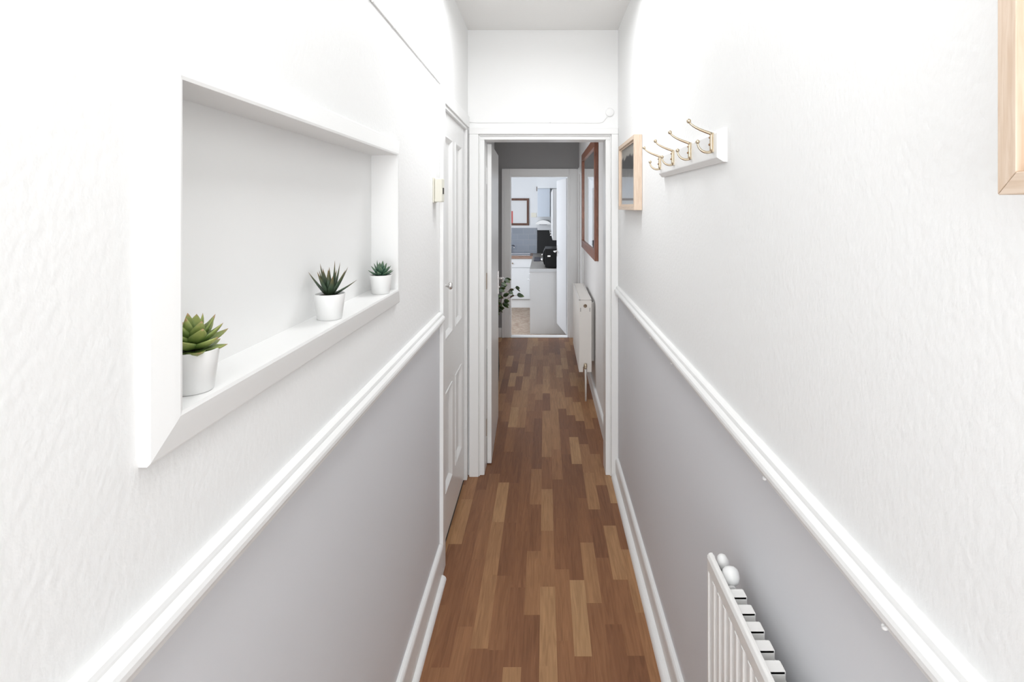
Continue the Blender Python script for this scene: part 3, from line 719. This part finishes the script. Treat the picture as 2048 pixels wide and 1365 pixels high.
succulent((-0.4770, 1.218, NZ0), 'potted aloe with long dark spiky leaves in the middle of the niche shelf', 'aloe', rz=0.2)
succulent((-0.4700, 1.575, NZ0), 'small potted teal-green rosette succulent at the far end of the niche shelf', 'teal', 0.95)

# ---------------------------------------------------------------- leafy branches in a vase, rear hall, behind the open door
t = thing('vase_plant', 'dark leafy green branches in a vase behind the open hall door', 'plant', (-0.475, 5.0, 0))
bm = bmesh.new(); lathe(bm, [(0, 0), (0.045, 0), (0.055, 0.02), (0.062, 0.15), (0.055, 0.30), (0.032, 0.42), (0.026, 0.50), (0.034, 0.54), (0.030, 0.54), (0.022, 0.50), (0.020, 0.45), (0, 0.44)], 32); obj('vase', bm, 'vase', t)
bs = bmesh.new(); bl = bmesh.new(); lay = bl.verts.layers.float.new('along')
rnd = random.Random(3)
br = [((0.222, -0.02, 0.800), 0.16), ((0.205, 0.02, 0.86), 0.12), ((0.105, 0.02, 0.94), 0.10), ((0.09, -0.02, 0.72), 0.08), ((0.07, 0.03, 0.86), 0.05)]
for tip, sag in br:
    pts = bez((0, 0, 0.45), (0.01, 0, 0.62), (tip[0]*0.35, tip[1]*0.5, tip[2]-0.02), tip, 12)
    tube(bs, pts, [0.003-0.0016*i/12 for i in range(13)], 6)
    for q in (6, 8, 10, 12):
        p = pts[q]
        for s in (1, -1):
            if q < 12 and rnd.random() < 0.25: continue
            az = rnd.uniform(-0.5, 0.5) + s*0.7; 
            blade(bl, lay, p, az*0.8, rnd.uniform(-0.5, 0.7), rnd.uniform(0.055, 0.072), 0.034, 0.0015, -0.35, n=8, fold=0.12, roll=rnd.choice((-1, 1))*rnd.uniform(0.8, 1.3), shape='leaf')
obj('stems', bs, 'stem', t); obj('leaves', bl, 'leaf_dark', t)

# ---------------------------------------------------------------- kitchen
CT = 0.75     # worktop surface
def knob(parent, p, d, m='steel', r=0.012):
    bm = bmesh.new(); lathe(bm, [(0, 0), (r*0.5, 0), (r*0.45, 0.012), (r, 0.018), (r, 0.024), (r*0.6, 0.028), (0, 0.029)], 16, p, d); return obj('knob', bm, m, parent)
# back run, unit with drawer over door
def base_unit(x0, x1, label, fy=9.50):
    t = thing('base_cabinet', label, 'cabinet', (x0, fy, KF)); wdt = x1-x0
    bm = bmesh.new(); box(bm, 0, wdt, 0.02, 0.58, 0.15, 0.855); obj('carcass', bm, 'cabinet', t)
    bm = bmesh.new(); box(bm, 0, wdt, 0.045, 0.06, 0, 0.15); obj('plinth', bm, 'panelgrey', t)
    bm = bmesh.new(); box(bm, 0.004, wdt-0.004, 0, 0.02, 0.70, 0.852); d = obj('drawer', bm, 'cabinet', t, bevel=0.003)
    knob(d, (0.30 if wdt > 0.5 else wdt/2, 0, 0.775), (0, -1, 0), 'rust')
    bm = bmesh.new(); box(bm, 0.004, wdt-0.004, 0, 0.02, 0.155, 0.690); d = obj('door', bm, 'cabinet', t, bevel=0.003)
    bm = bmesh.new(); 
    for a in ((0.05, 0.06, 0.2, 0.645), (wdt-0.06, wdt-0.05, 0.2, 0.645), (0.06, wdt-0.06, 0.2, 0.21), (0.06, wdt-0.06, 0.635, 0.645)): box(bm, a[0], a[1], -0.003, 0, a[2], a[3])
    obj('door_bead', bm, 'cabinet', d)
    return t
base_unit(-0.862, -0.215, 'white kitchen base cabinet with a drawer over a door, beneath the tap')
# side run (right wall)
def side_unit(y0, y1, label, end=False):
    t = thing('base_cabinet', label, 'cabinet', (-0.19, y0, KF)); ln = y1-y0
    bm = bmesh.new(); box(bm, 0, KXR+0.19-0.005, 0.018 if end else 0.0, ln, 0.10, 0.855); obj('carcass', bm, 'cabinet', t)
    if end:
        bm = bmesh.new(); box(bm, -0.018, KXR+0.19-0.005, 0, 0.018, 0, 0.855); obj('end_panel', bm, 'panelgrey', t)
    bm = bmesh.new(); box(bm, -0.018, 0, 0.022 if end else 0.003, ln-0.003, 0.11, 0.85); d = obj('door', bm, 'cabinet', t, bevel=0.002)
    knob(d, (-0.018, 0.08, 0.74), (-1, 0, 0)); return t
side_unit(7.56, 8.18, 'white base cabinet with pale grey end panel, nearest to the kitchen doorway', True)
side_unit(8.185, 8.80, 'white base cabinet in the middle of the right-hand kitchen run')
side_unit(8.805, 9.48, 'white base cabinet at the corner end of the right-hand kitchen run')
o = bx('worktop', (-0.90, -0.212, 9.475, KY1, CT-0.045, CT), 'woodtop', bevel=0.003); recentre(o, (-0.55, 9.8, CT-0.045)); tag(o, 'brown wooden worktop with sink along the back kitchen wall', 'worktop')
bm = bmesh.new(); box(bm, -0.211, KXR-0.002, 7.552, KY1-0.002, CT-0.045, CT-0.0015, 0); 
box(bm, -0.209, KXR-0.002, 7.555, KY1-0.002, CT-0.0014, CT, 1)
o = obj('worktop', bm, ['cabinet', 'stone']); recentre(o, (0.1, 8.8, CT-0.045)); tag(o, 'grey-brown worktop with a white edge on the right-hand kitchen run', 'worktop')
# tap and sink rim
t = thing('kitchen_sink', 'stainless steel sink set into the brown worktop', 'sink', (-0.52, 9.78, CT))
bm = bmesh.new()
for a in ((-0.28, 0.26, -0.20, -0.185), (-0.28, 0.26, 0.185, 0.20), (-0.28, -0.265, -0.185, 0.185), (0.245, 0.26, -0.185, 0.185)): box(bm, a[0], a[1], a[2], a[3], 0, 0.008)
obj('rim', bm, 'steel', t, bevel=0.002)
bm = bmesh.new(); box(bm, -0.265, 0.245, -0.185, 0.185, 0.0005, 0.002); obj('bowl', bm, 'steel', t)
t = thing('kitchen_tap', 'chrome swan-neck tap behind the sink', 'tap', (-0.66, 10.02, CT))
bm = bmesh.new(); lathe(bm, [(0, 0), (0.026, 0), (0.026, 0.012), (0.016, 0.02), (0.014, 0.07), (0, 0.07)], 20); obj('base', bm, 'steel', t)
bm = bmesh.new(); tube(bm, bez((0, 0, 0.06), (0, 0, 0.12), (0.03, -0.04, 0.15), (0.095, -0.13, 0.158), 10)+[Vector((0.105, -0.145, 0.150)), Vector((0.107, -0.148, 0.13))], 0.009, 12); obj('spout', bm, 'darkplastic', t)
bm = bmesh.new(); lathe(bm, [(0, 0), (0.012, 0), (0.013, 0.02), (0, 0.022)], 16, (0.107, -0.148, 0.112)); obj('nozzle', bm, 'chrome', t)
# splashbacks
o = struct(bx('trim_tiles', (-0.95, -0.147, KY1-0.010, KY1, CT, 1.214), 'tiles'))
o = bx('splashback', (-0.143, KXR-0.001, KY1-0.012, KY1, CT+0.001, 1.172), 'blackglass', bevel=0.001); recentre(o, (0.13, KY1, CT)); tag(o, 'glossy black splashback panel beside the blue-grey tiles', 'splashback')
# framed panel over the tiles
t = thing('picture_frame', 'dark brown wooden frame with a pale panel over the kitchen tiles', 'picture', (-0.90, KY1, 1.26))
bm = bmesh.new(); frame4(bm, 0.606, 0.496, 0.040, -0.025, 0.0)
for v in bm.verts: v.co = Vector((v.co.y, v.co.x, v.co.z))
obj('frame', bm, 'walnut', t, bevel=0.002)
bm = bmesh.new(); box(bm, 0.035, 0.57, -0.012, -0.002, 0.035, 0.46); obj('panel', bm, 'cabinet', t)
bm = bmesh.new(); box(bm, 0.283, 0.309, -0.016, -0.012, 0.04, 0.262); obj('red_stripe', bm, 'red', t)
# switch
t = thing('light_switch', 'small beige switch plate on the kitchen back wall', 'switch', (-0.206, KY1, 1.408))
bm = bmesh.new(); box(bm, -0.048, 0.048, -0.010, 0, 0, 0.082); obj('plate', bm, 'cream', t, bevel=0.003)
bm = bmesh.new(); box(bm, -0.010, 0.010, -0.014, -0.010, 0.028, 0.054); obj('rocker', bm, 'cream', t, bevel=0.001)
# small dark hook under the bulkhead corner
bm = bmesh.new(); tube(bm, [(0, 0, 0.0), (0, -0.02, 0.0), (0, -0.028, -0.02), (0, -0.02, -0.05), (0, -0.03, -0.075)], 0.006, 8)
o = obj('wall_hook', bm, 'walnut', loc=(-0.150, KY1, 1.965)); tag(o, 'tiny dark hook high on the kitchen back wall', 'hook')
# tall pale blue wall cupboard and curved hood beneath it
t = thing('wall_cabinet', 'pale blue cupboard on the back wall above the cooker hood', 'cabinet', (-0.135, 9.78, 1.42))
bm = bmesh.new(); box(bm, 0, 0.225, 0.018, KY1-9.78, 0, 0.51); obj('carcass', bm, 'cabinet', t)
bm = bmesh.new(); box(bm, 0.003, 0.222, 0, 0.018, 0.003, 0.507); obj('door', bm, 'bluish', t, bevel=0.002)
t = thing('cooker_hood', 'shallow curved pale cooker hood with a dark underside', 'hood', (-0.03, 9.62, 1.285))
bm = bmesh.new(); n = 14
top = [(-0.135+0.27*i/n, 0.02+0.060*math.sin(PI*i/n)**0.7) for i in range(n+1)]
prism(bm, [(-0.135, 0.008)]+top+[(0.135, 0.008)], 'y', 0, 0.47); obj('canopy', bm, 'panelgrey', t)
bm = bmesh.new(); box(bm, -0.07, 0.07, 0.02, 0.45, 0.0, 0.008); obj('filter', bm, 'darkplastic', t)
# wall cabinets along the right wall
def wcab(y0, y1, label):
    t = thing('wall_cabinet', label, 'cabinet', (0.122, y0, 1.137))
    bm = bmesh.new(); box(bm, 0, KXR-0.122-0.002, 0, y1-y0-0.003, 0, 0.713); obj('carcass', bm, 'panelgrey', t)
    bm = bmesh.new(); box(bm, -0.018, 0, 0.002, y1-y0-0.005, 0.001, 0.712); d = obj('door', bm, 'cabinet', t, bevel=0.002)
    knob(d, (-0.018, 0.55*(y1-y0), 0.05), (-1, 0, 0), 'chrome', 0.011)
wcab(7.62, 8.35, 'white wall cabinet with grey end panel nearest the kitchen doorway')
wcab(8.355, 9.05, 'white wall cabinet second along the kitchen right wall')
wcab(9.055, 9.60, 'white wall cabinet third along the kitchen right wall, beside the hood')
# black microwave
t = thing('microwave', 'black countertop oven with chrome knobs at the end of the grey-brown worktop', 'oven', (0.0, 7.60, CT))
bm = bmesh.new(); box(bm, 0.0, 0.34, 0, 0.52, 0.012, 0.268); obj('casing', bm, 'black', t, bevel=0.006)
bm = bmesh.new(); prism(bm, [(0.0, 0.035), (-0.016, 0.05), (-0.026, 0.09), (-0.029, 0.14), (-0.025, 0.20), (-0.011, 0.24), (0.0, 0.25)], 'y', 0.07, 0.508); obj('front_door', bm, 'black', t, bevel=0.002)
for z in (0.105, 0.178): 
    bm = bmesh.new(); lathe(bm, [(0, 0), (0.016, 0), (0.014, 0.016), (0, 0.018)], 18, (-0.028, 0.11, z), (-1, 0, 0)); obj('knob', bm, 'chrome', t)
bm = bmesh.new(); box(bm, 0.035, 0.075, -0.002, 0.0, 0.160, 0.178); obj('badge', bm, 'chrome', t)
bm = bmesh.new()
bm.free()
for x, y in ((0.03, 0.05), (0.30, 0.05), (0.03, 0.47), (0.30, 0.47)):
    bm = bmesh.new(); box(bm, x-0.012, x+0.012, y-0.012, y+0.012, 0, 0.012); obj('foot', bm, 'darkplastic', t)
o = bx('tray', (-0.178, -0.075, 8.58, 9.12, CT, CT+0.018), 'darkplastic', bevel=0.004); recentre(o, (-0.13, 8.85, CT)); tag(o, 'small dark flat tray on the grey-brown worktop', 'tray')
bm = bmesh.new(); lathe(bm, [(0, 0), (0.022, 0), (0.022, 0.035), (0.016, 0.04), (0.012, 0.05), (0, 0.052)], 20)
o = obj('jar', bm, 'steel', loc=(-0.045, 8.62, CT)); tag(o, 'tiny bright steel jar beside the dark tray', 'jar')
